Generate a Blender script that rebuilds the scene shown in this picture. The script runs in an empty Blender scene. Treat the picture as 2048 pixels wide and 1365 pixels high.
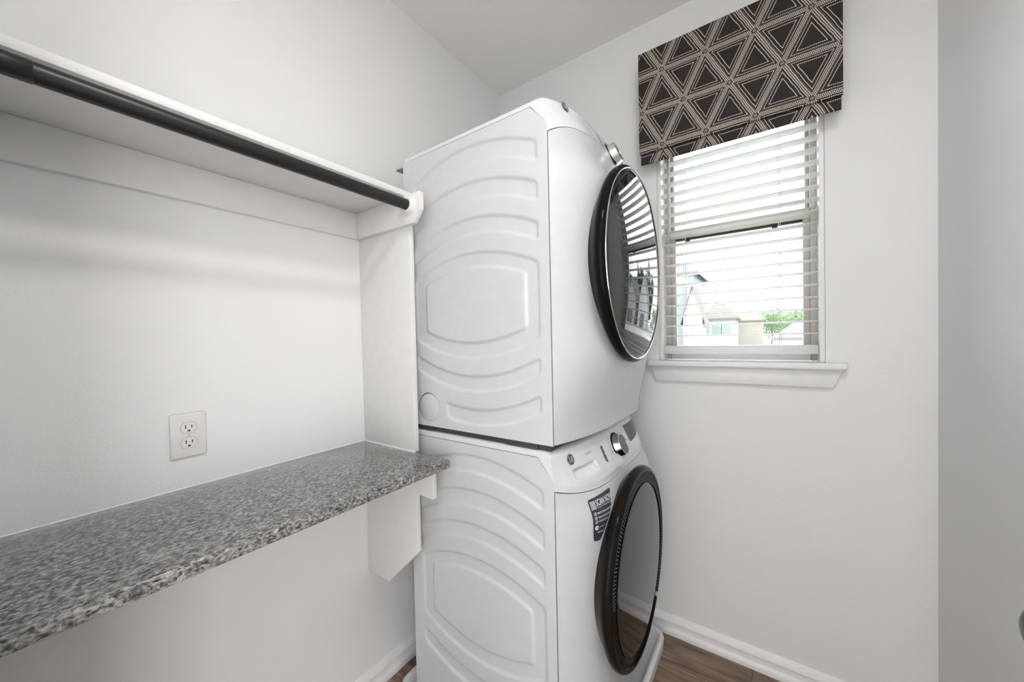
import bpy, bmesh, math, random
import numpy as np
from mathutils import Vector, Matrix

scene = bpy.context.scene
COL = scene.collection
random.seed(7)

# ------------------------------------------------------------------ camera
CX, CZ = 1.2094, 1.3185
YAW, PITCH, ROLL, FPX = 0.64712, -0.01865, -0.02314, 749.89
fwd = Vector((-math.sin(YAW) * math.cos(PITCH), math.cos(YAW) * math.cos(PITCH), math.sin(PITCH)))
r0 = Vector((math.cos(YAW), math.sin(YAW), 0))
u0 = r0.cross(fwd)
right = math.cos(ROLL) * r0 + math.sin(ROLL) * u0
up = -math.sin(ROLL) * r0 + math.cos(ROLL) * u0
cam_data = bpy.data.cameras.new('camera')
cam_data.sensor_width = 36.0
cam_data.lens = FPX / 2048 * 36
cam_data.shift_x = 53.42 / 2048
cam_data.shift_y = 10.26 / 2048
cam_data.clip_start = 0.02
cam_data.clip_end = 500
cam = bpy.data.objects.new('camera', cam_data)
cam.matrix_world = Matrix(((right.x, up.x, -fwd.x, CX), (right.y, up.y, -fwd.y, 0.0), (right.z, up.z, -fwd.z, CZ), (0, 0, 0, 1)))
COL.objects.link(cam)
scene.camera = cam

# ------------------------------------------------------------------ light, sky, exposure
world = bpy.data.worlds.new('sky')
scene.world = world
world.use_nodes = True
bg = world.node_tree.nodes['Background']
bg.inputs[0].default_value = (0.93, 0.98, 1.0, 1)
bg.inputs[1].default_value = 5.0


def area_light(name, loc, rot, sx, sy, power, color=(1, 1, 1)):
    d = bpy.data.lights.new(name, 'AREA')
    d.shape = 'RECTANGLE'
    d.size, d.size_y = sx, sy
    d.energy = power
    d.color = color
    o = bpy.data.objects.new(name, d)
    o.location = loc
    o.rotation_euler = rot
    COL.objects.link(o)
    return o


# unseen area lights added in the hall, filling the room through the doorway
area_light('hall_fill', (1.15, -1.30, 1.25), (math.radians(90), 0, 0), 4.0, 2.2, 43, (0.985, 0.993, 1.0))
area_light('hall_side_fill', (2.9, -0.75, 0.85), (math.radians(90), 0, math.radians(62)), 1.0, 1.6, 29, (0.985, 0.993, 1.0))  # added low at the right to lift the wall under shelf and counter
# the light of the flush ceiling fixture
CEIL_POWER = 7.6

vs = scene.view_settings
vs.view_transform = 'Standard'
vs.look = 'None'
vs.gamma = 1
vs.use_curve_mapping = False
vs.exposure = 0.27
scene.cycles.use_denoising = True
scene.cycles.adaptive_threshold = 0.03
scene.cycles.use_light_tree = False
scene.cycles.max_bounces = 6
scene.cycles.diffuse_bounces = 4
scene.cycles.glossy_bounces = 4
scene.cycles.transparent_max_bounces = 10
scene.cycles.sample_clamp_indirect = 8


# ------------------------------------------------------------------ materials
def new_mat(name):
    m = bpy.data.materials.new(name)
    m.use_nodes = True
    return m, m.node_tree, m.node_tree.nodes['Principled BSDF']


class N:
    """small helper around a node tree"""
    def __init__(self, nt):
        self.nt = nt

    def node(self, kind, **kw):
        n = self.nt.nodes.new(kind)
        for k, v in kw.items():
            setattr(n, k, v)
        return n

    def link(self, a, b):
        self.nt.links.new(a, b)

    def m(self, op, a, b=None, c=None):
        n = self.nt.nodes.new('ShaderNodeMath')
        n.operation = op
        for i, v in enumerate((a, b, c)):
            if v is None:
                continue
            if isinstance(v, (int, float)):
                n.inputs[i].default_value = v
            else:
                self.nt.links.new(v, n.inputs[i])
        return n.outputs[0]

    def mix(self, fac, a, b):
        n = self.nt.nodes.new('ShaderNodeMix')
        n.data_type = 'RGBA'
        for sock, v in ((n.inputs[0], fac), (n.inputs[6], a), (n.inputs[7], b)):
            if isinstance(v, (int, float)):
                sock.default_value = v
            elif isinstance(v, tuple):
                sock.default_value = v if len(v) == 4 else (*v, 1)
            else:
                self.nt.links.new(v, sock)
        return n.outputs[2]

    def ramp(self, fac, stops):
        n = self.nt.nodes.new('ShaderNodeValToRGB')
        el = n.color_ramp.elements
        while len(el) < len(stops):
            el.new(0.5)
        for e, (p, c) in zip(el, stops):
            e.position = p
            e.color = (*c, 1) if len(c) == 3 else c
        self.nt.links.new(fac, n.inputs[0])
        return n.outputs[0]


def plain(name, color, rough=0.5, metal=0.0, coat=0.0, bump=None, ior=1.5, spec=None):
    m, nt, b = new_mat(name)
    b.inputs['Base Color'].default_value = (*color, 1)
    b.inputs['Roughness'].default_value = rough
    b.inputs['Metallic'].default_value = metal
    b.inputs['IOR'].default_value = ior
    b.inputs['Coat Weight'].default_value = coat
    b.inputs['Coat Roughness'].default_value = 0.03
    if spec is not None:
        b.inputs['Specular IOR Level'].default_value = spec
    h = N(nt)
    tc = h.node('ShaderNodeTexCoord')
    nz = h.node('ShaderNodeTexNoise')
    nz.inputs['Scale'].default_value = bump[0] if bump else 30
    nz.inputs['Detail'].default_value = 0.5 if bump else 0
    h.link(tc.outputs['Object'], nz.inputs['Vector'])
    if bump:
        bp = h.node('ShaderNodeBump')
        bp.inputs['Strength'].default_value = bump[1]
        bp.inputs['Distance'].default_value = bump[2]
        h.link(nz.outputs[0], bp.inputs['Height'])
        h.link(bp.outputs[0], b.inputs['Normal'])
    else:
        c = tuple(min(1, x * 1.03) for x in color)
        d = tuple(x * 0.97 for x in color)
        h.link(h.mix(nz.outputs[0], d, c), b.inputs['Base Color'])
    return m


M = {}
M['wall'] = plain('wall_paint', (0.87, 0.865, 0.86), 0.75, bump=(160, 0.25, 0.002))
M['ceiling'] = plain('ceiling_paint', (0.94, 0.925, 0.91), 0.85, bump=(120, 0.25, 0.002))
M['trim'] = plain('trim_enamel', (0.88, 0.875, 0.87), 0.35)
M['board'] = plain('board_enamel', (0.82, 0.81, 0.80), 0.4)
M['door'] = plain('door_enamel', (0.82, 0.81, 0.80), 0.4)
M['enamel'] = plain('machine_enamel', (0.64, 0.655, 0.67), 0.28, coat=0.2)
M['plastic_white'] = plain('machine_plastic', (0.76, 0.77, 0.78), 0.18, coat=0.3)
M['gap_dark'] = plain('machine_chassis', (0.05, 0.05, 0.052), 0.6)
M['ring_black'] = plain('door_ring_black', (0.008, 0.0075, 0.007), 0.06, ior=1.5, spec=0.06)
M['ring_bronze'] = plain('door_ring_bronze', (0.012, 0.010, 0.008), 0.07, ior=1.5, spec=0.08)
M['glass_dark'] = plain('door_glass_dark', (0.004, 0.008, 0.011), 0.01, ior=1.55)
M['glass_brown'] = plain('door_glass_brown', (0.012, 0.010, 0.009), 0.02, ior=1.45)
M['chrome'] = plain('chrome', (0.78, 0.78, 0.78), 0.12, metal=1.0)
M['silver_face'] = plain('dial_face_grey', (0.16, 0.16, 0.16), 0.35, metal=0.4)
M['display'] = plain('display_black', (0.055, 0.055, 0.055), 0.25)
M['icon'] = plain('icon_print', (0.55, 0.55, 0.55), 0.6)
M['print_grey'] = plain('label_print_grey', (0.42, 0.42, 0.42), 0.6)
M['logo'] = plain('logo_grey', (0.10, 0.10, 0.10), 0.35, metal=0.5)
M['sticker'] = plain('sticker_navy', (0.040, 0.050, 0.072), 0.4)
M['white_print'] = plain('white_print', (0.85, 0.85, 0.85), 0.5)
M['rod'] = plain('rod_dark_bronze', (0.022, 0.020, 0.018), 0.33, metal=0.3)
M['socket'] = plain('rod_socket_white', (0.84, 0.83, 0.82), 0.35)
M['outlet'] = plain('outlet_plastic', (0.83, 0.81, 0.80), 0.25)
M['slot'] = plain('outlet_slot', (0.015, 0.015, 0.015), 0.8)
M['screw'] = plain('screw_metal', (0.6, 0.6, 0.6), 0.3, metal=1.0)
M['pan'] = plain('drain_pan_plastic', (0.80, 0.815, 0.83), 0.3)
M['rubber'] = plain('rubber_black', (0.02, 0.02, 0.02), 0.8)
M['slat'] = plain('blind_slat_white', (0.88, 0.88, 0.87), 0.4)
M['cord'] = plain('blind_cord', (0.80, 0.79, 0.77), 0.8)
M['wand'] = plain('blind_wand', (0.52, 0.49, 0.46), 0.4)
M['vinyl'] = plain('window_vinyl_taupe', (0.55, 0.52, 0.48), 0.45)
M['vinyl_light'] = plain('window_rail_cream', (0.66, 0.64, 0.56), 0.4)
M['weather'] = plain('weatherstrip_dark', (0.035, 0.03, 0.028), 0.7)
M['bronze'] = plain('knob_dark_bronze', (0.03, 0.027, 0.025), 0.3, metal=0.8)
M['caulk'] = plain('caulk_white', (0.88, 0.88, 0.87), 0.5)
M['brown_roof'] = plain('roof_shingle_grey_brown', (0.185, 0.172, 0.150), 0.9)
M['grey_roof'] = plain('roof_shingle_grey', (0.15, 0.15, 0.15), 0.9)
M['house_white'] = plain('house_siding_white', (0.44, 0.435, 0.415), 0.8)
M['house_cream'] = plain('house_siding_cream', (0.36, 0.34, 0.295), 0.8)
M['house_blue'] = plain('house_siding_blue_grey', (0.25, 0.28, 0.295), 0.8)
M['house_trim'] = plain('house_trim_white', (0.75, 0.74, 0.72), 0.7)
M['house_pane'] = plain('house_window_pane', (0.27, 0.33, 0.325), 0.25)
M['garage'] = plain('garage_door_grey', (0.12, 0.13, 0.15), 0.6)
M['bark'] = plain('tree_bark', (0.10, 0.075, 0.05), 0.9)
M['leaf'] = plain('leaf_green', (0.13, 0.21, 0.09), 0.8)
M['conifer'] = plain('conifer_green', (0.035, 0.085, 0.035), 0.85)
M['grass'] = plain('pale_concrete_drive', (0.40, 0.40, 0.37), 0.9)


def granite():
    m, nt, b = new_mat('granite_grey')
    h = N(nt)
    tc = h.node('ShaderNodeTexCoord')
    mp = h.node('ShaderNodeMapping')
    mp.inputs['Scale'].default_value = (1.25, 0.75, 1.1)
    mp.inputs['Rotation'].default_value = (0, 0, math.radians(28))
    h.link(tc.outputs['Object'], mp.inputs['Vector'])
    warp = h.node('ShaderNodeTexNoise')
    warp.inputs['Scale'].default_value = 60
    warp.inputs['Detail'].default_value = 2
    h.link(mp.outputs[0], warp.inputs['Vector'])
    add = h.node('ShaderNodeMixRGB', blend_type='ADD')
    add.inputs[0].default_value = 0.012
    h.link(mp.outputs[0], add.inputs[1])
    h.link(warp.outputs[1], add.inputs[2])
    v = h.node('ShaderNodeTexVoronoi')
    v.inputs['Scale'].default_value = 190
    h.link(add.outputs[0], v.inputs['Vector'])
    n2 = h.node('ShaderNodeTexNoise')
    n2.inputs['Scale'].default_value = 165
    n2.inputs['Detail'].default_value = 5
    n2.inputs['Roughness'].default_value = 0.62
    h.link(add.outputs[0], n2.inputs['Vector'])
    sep = h.node('ShaderNodeSeparateColor')
    h.link(v.outputs['Color'], sep.inputs[0])
    f = h.m('ADD', h.m('MULTIPLY', n2.outputs[0], 0.86), h.m('MULTIPLY', sep.outputs[0], 0.14))
    c = h.ramp(f, [(0.36, (0.030, 0.030, 0.031)), (0.43, (0.10, 0.098, 0.096)), (0.49, (0.19, 0.185, 0.18)),
                   (0.56, (0.29, 0.28, 0.27)), (0.66, (0.46, 0.445, 0.43))])
    h.link(c, b.inputs['Base Color'])
    b.inputs['Roughness'].default_value = 0.16
    b.inputs['Coat Weight'].default_value = 0.2
    return m


def wood():
    m, nt, b = new_mat('floor_wood_brown')
    h = N(nt)
    tc = h.node('ShaderNodeTexCoord')
    oi = h.node('ShaderNodeObjectInfo')
    off = h.node('ShaderNodeCombineXYZ')
    h.link(h.m('MULTIPLY', oi.outputs['Random'], 17.0), off.inputs[0])
    h.link(h.m('MULTIPLY', oi.outputs['Random'], 5.0), off.inputs[1])
    va = h.node('ShaderNodeVectorMath', operation='ADD')
    h.link(tc.outputs['Object'], va.inputs[0])
    h.link(off.outputs[0], va.inputs[1])
    mp = h.node('ShaderNodeMapping')
    mp.inputs['Scale'].default_value = (1.6, 14, 1)
    h.link(va.outputs[0], mp.inputs['Vector'])
    n1 = h.node('ShaderNodeTexNoise')
    n1.inputs['Scale'].default_value = 2.2
    n1.inputs['Detail'].default_value = 7
    n1.inputs['Roughness'].default_value = 0.6
    n1.inputs['Distortion'].default_value = 0.6
    h.link(mp.outputs[0], n1.inputs['Vector'])
    c = h.ramp(n1.outputs[0], [(0.30, (0.085, 0.054, 0.036)), (0.45, (0.19, 0.125, 0.083)),
                               (0.56, (0.30, 0.205, 0.14)), (0.72, (0.44, 0.33, 0.24))])
    tint = h.mix(h.m('MULTIPLY', oi.outputs['Random'], 0.3), c, (0.17, 0.115, 0.08))
    h.link(tint, b.inputs['Base Color'])
    b.inputs['Roughness'].default_value = 0.42
    bp = h.node('ShaderNodeBump')
    bp.inputs['Strength'].default_value = 0.12
    bp.inputs['Distance'].default_value = 0.002
    h.link(n1.outputs[0], bp.inputs['Height'])
    h.link(bp.outputs[0], b.inputs['Normal'])
    return m


def fabric():
    """printed fabric: triangular lattice of beaded bands on near-black cloth"""
    m, nt, b = new_mat('shade_fabric_print')
    h = N(nt)
    tc = h.node('ShaderNodeTexCoord')
    sp = h.node('ShaderNodeSeparateXYZ')
    h.link(tc.outputs['Object'], sp.inputs[0])
    wob = h.node('ShaderNodeTexNoise')
    wob.inputs['Scale'].default_value = 38
    wob.inputs['Detail'].default_value = 1
    h.link(tc.outputs['Object'], wob.inputs['Vector'])
    w = h.m('MULTIPLY', h.m('SUBTRACT', wob.outputs[0], 0.5), 0.0035)
    x = h.m('ADD', sp.outputs[0], w)
    z = h.m('ADD', sp.outputs[2], w)
    LX, LZ = 0.155, 0.152
    bq = h.m('DIVIDE', h.m('SUBTRACT', x, 0.790), LX)
    aq = h.m('DIVIDE', h.m('SUBTRACT', z, 2.257), LZ)
    half = h.m('MULTIPLY', aq, 0.5)
    L = math.hypot(LX / 2, LZ)
    perp = LX * LZ / L
    fams = []
    for q, P, tdir in ((aq, LZ, (1, 0)), (h.m('SUBTRACT', bq, half), perp, (LX / 2 / L, LZ / L)),
                       (h.m('ADD', bq, half), perp, (-LX / 2 / L, LZ / L))):
        d = h.m('MULTIPLY', h.m('SUBTRACT', h.m('FRACT', h.m('ADD', q, 0.5)), 0.5), P)
        t = h.m('ADD', h.m('MULTIPLY', x, tdir[0]), h.m('MULTIPLY', z, tdir[1]))
        fams.append((d, h.m('ABSOLUTE', d), t))
    dmin = h.m('MINIMUM', h.m('MINIMUM', fams[0][1], fams[1][1]), fams[2][1])
    dmax = h.m('MAXIMUM', h.m('MAXIMUM', fams[0][1], fams[1][1]), fams[2][1])
    total = None
    ROW, BEAD = 0.0053, 0.0046
    for d, a, t in fams:
        near = h.m('LESS_THAN', h.m('SUBTRACT', a, dmin), 0.0004)
        rowf = h.m('ABSOLUTE', h.m('SUBTRACT', h.m('FRACT', h.m('DIVIDE', h.m('ADD', d, 10), ROW)), 0.5))
        rowm = h.m('LESS_THAN', rowf, 0.29)
        rowid = h.m('FLOOR', h.m('DIVIDE', h.m('ADD', d, 10), ROW))
        ph = h.m('MULTIPLY', rowid, 0.37)
        beadf = h.m('ABSOLUTE', h.m('SUBTRACT', h.m('FRACT', h.m('ADD', h.m('DIVIDE', t, BEAD), ph)), 0.5))
        beadm = h.m('LESS_THAN', beadf, 0.32)
        inband = h.m('LESS_THAN', a, 0.0080)
        outl = h.m('MAXIMUM', h.m('LESS_THAN', h.m('ABSOLUTE', h.m('SUBTRACT', a, 0.0236)), 0.0011), h.m('LESS_THAN', h.m('ABSOLUTE', h.m('SUBTRACT', a, 0.0138)), 0.0011))
        beado = h.m('LESS_THAN', h.m('ABSOLUTE', h.m('SUBTRACT', h.m('FRACT', h.m('DIVIDE', t, 0.0052)), 0.5)), 0.33)
        mk = h.m('MAXIMUM', h.m('MULTIPLY', h.m('MULTIPLY', rowm, beadm), inband), h.m('MULTIPLY', outl, beado))
        mk = h.m('MULTIPLY', mk, near)
        total = mk if total is None else h.m('MAXIMUM', total, mk)
    col = h.mix(total, (0.021, 0.018, 0.016), (0.88, 0.76, 0.68))
    col = h.mix(h.m('LESS_THAN', dmax, 0.0085), col, (0.012, 0.010, 0.010))
    col = h.mix(h.m('LESS_THAN', dmax, 0.0058), col, (0.22, 0.21, 0.20))
    h.link(col, b.inputs['Base Color'])
    b.inputs['Roughness'].default_value = 0.85
    wv = h.node('ShaderNodeTexNoise')
    wv.inputs['Scale'].default_value = 300
    mp = h.node('ShaderNodeMapping')
    mp.inputs['Scale'].default_value = (4, 1, 0.3)
    h.link(tc.outputs['Object'], mp.inputs['Vector'])
    h.link(mp.outputs[0], wv.inputs['Vector'])
    bp = h.node('ShaderNodeBump')
    bp.inputs['Strength'].default_value = 0.25
    bp.inputs['Distance'].default_value = 0.001
    h.link(wv.outputs[0], bp.inputs['Height'])
    h.link(bp.outputs[0], b.inputs['Normal'])
    return m


def pane_glass():
    m = bpy.data.materials.new('window_pane_glass')
    m.use_nodes = True
    nt = m.node_tree
    nt.nodes.clear()
    h = N(nt)
    out = h.node('ShaderNodeOutputMaterial')
    tr = h.node('ShaderNodeBsdfTransparent')
    tr.inputs[0].default_value = (0.98, 0.98, 0.98, 1)
    gl = h.node('ShaderNodeBsdfGlossy')
    gl.inputs['Roughness'].default_value = 0.02
    fr = h.node('ShaderNodeFresnel')
    fr.inputs[0].default_value = 1.3
    mx = h.node('ShaderNodeMixShader')
    h.link(fr.outputs[0], mx.inputs[0])
    h.link(tr.outputs[0], mx.inputs[1])
    h.link(gl.outputs[0], mx.inputs[2])
    h.link(mx.outputs[0], out.inputs[0])
    return m


M['granite'] = granite()
M['wood'] = wood()
M['fabric'] = fabric()
M['pane'] = pane_glass()
m_ = M['slat']
nt_ = m_.node_tree
trl = nt_.nodes.new('ShaderNodeBsdfTranslucent')
trl.inputs[0].default_value = (0.96, 0.96, 0.95, 1)
mxs = nt_.nodes.new('ShaderNodeMixShader')
mxs.inputs[0].default_value = 0.60
nt_.links.new(nt_.nodes['Principled BSDF'].outputs[0], mxs.inputs[1])
nt_.links.new(trl.outputs[0], mxs.inputs[2])
nt_.links.new(mxs.outputs[0], nt_.nodes['Material Output'].inputs[0])
lampm, lnt, lb = new_mat('lamp_diffuser')
lb.inputs['Emission Color'].default_value = (1, 0.96, 0.9, 1)
lb.inputs['Emission Strength'].default_value = 1.0
M['lamp'] = lampm


# ------------------------------------------------------------------ mesh helpers
class B:
    def __init__(self):
        self.v, self.f = [], []

    def add(self, verts, faces):
        k = len(self.v)
        self.v += [tuple(map(float, p)) for p in verts]
        self.f += [tuple(i + k for i in f) for f in faces]
        return self

    def box(self, x0, x1, y0, y1, z0, z1):
        return self.add([(x0, y0, z0), (x1, y0, z0), (x1, y1, z0), (x0, y1, z0), (x0, y0, z1), (x1, y0, z1), (x1, y1, z1), (x0, y1, z1)],
                        [(0, 3, 2, 1), (4, 5, 6, 7), (0, 1, 5, 4), (1, 2, 6, 5), (2, 3, 7, 6), (3, 0, 4, 7)])

    def prism(self, poly, axis, a, b):
        """poly: 2D points in the plane normal to axis (in axis order), extruded from a to b"""
        def p3(p, c):
            return {'x': (c, p[0], p[1]), 'y': (p[0], c, p[1]), 'z': (p[0], p[1], c)}[axis]
        n = len(poly)
        return self.add([p3(p, a) for p in poly] + [p3(p, b) for p in poly],
                        [tuple(range(n))[::-1], tuple(range(n, 2 * n))] + [(i, (i + 1) % n, n + (i + 1) % n, n + i) for i in range(n)])

    def grid(self, P):
        """P[i][j] 3D points"""
        n, m = len(P), len(P[0])
        return self.add([p for row in P for p in row],
                        [(i * m + j, i * m + j + 1, (i + 1) * m + j + 1, (i + 1) * m + j) for i in range(n - 1) for j in range(m - 1)])

    def lathe(self, prof, axis, c, seg=48, cap=True):
        """prof: (position along axis, radius); c: centre in the two other coordinates"""
        vs_, fs = [], []
        n = len(prof)
        for a, r in prof:
            for k in range(seg):
                t = 2 * math.pi * k / seg
                u, w = c[0] + r * math.cos(t), c[1] + r * math.sin(t)
                vs_.append({'x': (a, u, w), 'y': (u, a, w), 'z': (u, w, a)}[axis])
        for i in range(n - 1):
            for k in range(seg):
                k2 = (k + 1) % seg
                fs.append((i * seg + k, i * seg + k2, (i + 1) * seg + k2, (i + 1) * seg + k))
        if cap:
            fs.append(tuple(range(seg))[::-1])
            fs.append(tuple((n - 1) * seg + k for k in range(seg)))
        return self.add(vs_, fs)

    def tube(self, pts, r, seg=8):
        prev = None
        for i, p in enumerate(pts):
            p = Vector(p)
            d = (Vector(pts[min(i + 1, len(pts) - 1)]) - Vector(pts[max(i - 1, 0)])).normalized()
            a = d.orthogonal().normalized() if prev is None else (prev - d * prev.dot(d)).normalized()
            prev = a
            b_ = d.cross(a)
            ring = [p + r * (math.cos(t) * a + math.sin(t) * b_) for t in (2 * math.pi * k / seg for k in range(seg))]
            base = len(self.v)
            self.v += [tuple(q) for q in ring]
            if i:
                for k in range(seg):
                    k2 = (k + 1) % seg
                    self.f.append((base - seg + k, base - seg + k2, base + k2, base + k))
        n = len(self.v)
        self.f.append(tuple(range(n - seg, n)))
        self.f.append(tuple(range(n - seg * len(pts), n - seg * len(pts) + seg))[::-1])
        return self

    def build(self, name, mat, parent=None, smooth=False, bevel=0.0, seg=2, auto=None, loc=None):
        me = bpy.data.meshes.new(name)
        verts = self.v if loc is None else [(a - loc[0], b - loc[1], c - loc[2]) for a, b, c in self.v]
        me.from_pydata(verts, [], self.f)
        bm = bmesh.new()
        bm.from_mesh(me)
        bmesh.ops.recalc_face_normals(bm, faces=bm.faces)
        if bevel:
            es = [e for e in bm.edges if len(e.link_faces) == 2 and e.calc_face_angle(0) > 0.5]
            bmesh.ops.bevel(bm, geom=es, offset=bevel, segments=seg, profile=0.5, affect='EDGES')
        bm.to_mesh(me)
        bm.free()
        if smooth or bevel:
            me.shade_smooth()
            try:
                me.set_sharp_from_angle(angle=math.radians(auto or 40))
            except Exception:
                pass
        me.materials.append(mat)
        o = bpy.data.objects.new(name, me)
        if loc is not None:
            o.location = loc
        COL.objects.link(o)
        if parent is not None:
            o.parent = parent
            if parent.type == 'EMPTY':
                o.matrix_parent_inverse = Matrix.Translation(-Vector(parent.location))
        return o


def tag(o, label, cat=None, group=None, kind=None):
    o['label'] = label
    if cat:
        o['category'] = cat
    if group:
        o['group'] = group
    if kind:
        o['kind'] = kind
    return o


def thing(name, loc, label, cat, group=None, kind=None):
    o = bpy.data.objects.new(name, None)
    o.empty_display_size = 0.05
    o.location = loc
    COL.objects.link(o)
    return tag(o, label, cat, group, kind)


def text_mesh(body, size, align='LEFT', bold=0.0):
    cu = bpy.data.curves.new('lettering', 'FONT')
    cu.body = body
    cu.size = size
    cu.align_x = align
    cu.offset = bold
    cu.resolution_u = 2
    o = bpy.data.objects.new('lettering', cu)
    COL.objects.link(o)
    dg = bpy.context.evaluated_depsgraph_get()
    me = bpy.data.meshes.new_from_object(o.evaluated_get(dg))
    vv = [tuple(v.co) for v in me.vertices]
    ff = [tuple(p.vertices) for p in me.polygons]
    bpy.data.objects.remove(o)
    bpy.data.meshes.remove(me)
    bpy.data.curves.remove(cu)
    return vv, ff


# ------------------------------------------------------------------ room dimensions
W, R, H, Y0 = 1.7842, 1.6314, 2.695, -0.02
WT = 0.16
wl, wr, sill, wtop = 0.824, 1.3705, 1.2075, 2.38
DX0, DX1, DTOP = 0.64, 1.545, 2.08      # doorway behind the camera

# ------------------------------------------------------------------ structure
tag(B().box(-0.12, 0, Y0 - 0.12, W + WT, 0, H).build('wall_left', M['wall']), 'white painted wall carrying the shelf and counter', 'wall', kind='structure')
tag(B().box(R, R + 0.12, Y0 - 0.12, W + WT, 0, H).build('wall_right', M['wall']), 'white painted wall at the right edge', 'wall', kind='structure')
b = B()
b.box(0, wl, W, W + WT, 0, H)
b.box(wr, R, W, W + WT, 0, H)
b.box(wl, wr, W, W + WT, 0, sill - 0.03)
b.box(wl, wr, W, W + WT, wtop, H)
tag(b.build('wall_back', M['wall']), 'white painted wall around the window', 'wall', kind='structure')
b = B()
b.box(0, DX0, Y0 - 0.12, Y0, 0, H)
b.box(DX1, R, Y0 - 0.12, Y0, 0, H)
b.box(DX0, DX1, Y0 - 0.12, Y0, DTOP, H)
tag(b.build('wall_front', M['wall']), 'white painted wall with the doorway', 'wall', kind='structure')
b = B().box(-1.1, 3.4, -1.46, -1.34, 0, H).box(-1.1, -0.98, -1.34, Y0 - 0.12, 0, H).box(3.28, 3.4, -1.34, Y0 - 0.12, 0, H)
b.box(-0.98, -0.12, Y0 - 0.24, Y0 - 0.12, 0, H).box(R + 0.12, 3.28, Y0 - 0.24, Y0 - 0.12, 0, H)
tag(b.build('wall_hall', M['wall']), 'white painted walls of the hall outside the doorway', 'wall', kind='structure')
tag(B().box(-0.12, R + 0.12, Y0 - 0.12, W + WT, H, H + 0.1).box(-1.1, 3.4, -1.46, Y0 - 0.12, H, H + 0.1).build('ceiling', M['ceiling']), 'flat white painted ceiling', 'ceiling', kind='structure')
floor = tag(B().box(-0.12, R + 0.12, Y0 - 0.12, W + WT, -0.1, -0.008).box(-1.1, 3.4, -1.46, Y0 - 0.12, -0.1, -0.008).build('floor', M['gap_dark']), 'brown wood plank floor', 'floor', kind='structure')
PW = 0.178
y = W
row = 0
while y > -1.3:
    y1, y0 = y, max(y - PW, -1.335)
    cut = 1.15 if row == 0 else 0.62 + 0.235 * ((row * 5) % 3) + 0.09 * (row % 4)
    xs = [0.0, cut, R] if y0 > Y0 - 0.12 else [-0.97, cut - 1.1, cut, cut + 1.2, 3.27]
    for xa, xb in zip(xs[:-1], xs[1:]):
        B().box(xa + 0.0003, xb - 0.0003, y0 + 0.0003, y1 - 0.0003, -0.008, 0.0).build('plank', M['wood'], floor, bevel=0.0005, seg=1, loc=((xa + xb) / 2, (y0 + y1) / 2, 0))
    y -= PW
    row += 1


def baseboard(name, axis, a, b_, sgn, at, label):
    """moulded profile: shoe, flat face, bevelled top"""
    prof = [(0, 0), (0.020, 0), (0.020, 0.012), (0.0165, 0.022), (0.0115, 0.028), (0.0105, 0.030), (0.0105, 0.052), (0.0145, 0.0545),
            (0.0130, 0.061), (0.0075, 0.074), (0.0025, 0.083), (0, 0.083)]
    pl = [(at + sgn * p, z) for p, z in prof]
    o = B().prism(pl, axis, a, b_).build(name, M['trim'], smooth=True, auto=30)
    return tag(o, label, 'baseboard', kind='structure')


baseboard('baseboard_left', 'y', Y0, W, 1, 0.0, 'white moulded baseboard along the wall under the counter')
baseboard('baseboard_back', 'x', 0.02, R - 0.02, -1, W, 'white moulded baseboard below the window')
baseboard('baseboard_right', 'y', Y0 + 0.9, W, -1, R, 'white moulded baseboard of the right wall')

# window: vinyl single-hung unit set in the drywall reveal
win = thing('window_1', (1.097, W + 0.12, sill), 'taupe single hung window behind the white blinds', 'window', kind='structure')
F0, F1 = W + 0.088, W + 0.15
b = B()
fw = 0.034
b.box(wl, wl + fw, F0, F1, sill, wtop)
b.box(wr - fw, wr, F0, F1, sill, wtop)
b.box(wl + fw, wr - fw, F0, F1, wtop - fw, wtop)
b.build('frame', M['vinyl'], win, bevel=0.003)
B().box(wl + fw, wr - fw, F0, F1, sill, sill + 0.03).build('frame_sill', M['trim'], win, bevel=0.003)
for xa in (wl + 0.0004, wr - 0.0154):
    B().box(xa, xa + 0.015, W + 0.002, F0, sill, wtop).build('jamb_liner', M['trim'], win, bevel=0.002)
MR = 1.765
for nm, x0_, x1_ in (('sash_stile', wl + fw, wl + fw + 0.020), ('sash_stile', wr - fw - 0.020, wr - fw)):
    B().box(x0_, x1_, F0 + 0.006, F0 + 0.03, sill + 0.03, MR + 0.018).build(nm, M['vinyl'], win, bevel=0.002)
for nm, x0_, x1_ in (('sash_stile', wl + fw, wl + fw + 0.012), ('sash_stile', wr - fw - 0.012, wr - fw)):
    B().box(x0_, x1_, F0 + 0.032, F0 + 0.055, MR - 0.01, wtop - fw).build(nm, M['vinyl'], win, bevel=0.002)
B().box(wl + fw + 0.02, wr - fw - 0.02, F0 + 0.006, F0 + 0.03, sill + 0.03, sill + 0.062).build('bottom_rail', M['trim'], win, bevel=0.002)
B().box(wl + fw, wr - fw, F0 - 0.002, F0 + 0.03, MR - 0.018, MR + 0.022).build('meeting_rail', M['vinyl_light'], win, bevel=0.004)
B().box(wl + fw, wr - fw, F0 + 0.031, F0 + 0.055, MR - 0.012, MR + 0.030).build('meeting_rail', M['vinyl_light'], win, bevel=0.003)
B().box(wl + fw + 0.02, wr - fw - 0.02, F0 + 0.008, F0 + 0.028, MR - 0.026, MR - 0.018).build('weatherstrip', M['weather'], win)
for xk in (0.925, 1.232):
    B().box(xk - 0.009, xk + 0.009, F0 + 0.004, F0 + 0.028, MR - 0.042, MR - 0.022).build('sash_stop', M['weather'], win, bevel=0.002)
B().box(wl + fw + 0.018, wr - fw - 0.018, F0 + 0.016, F0 + 0.020, sill + 0.06, MR - 0.02).build('pane', M['pane'], win)
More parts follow.
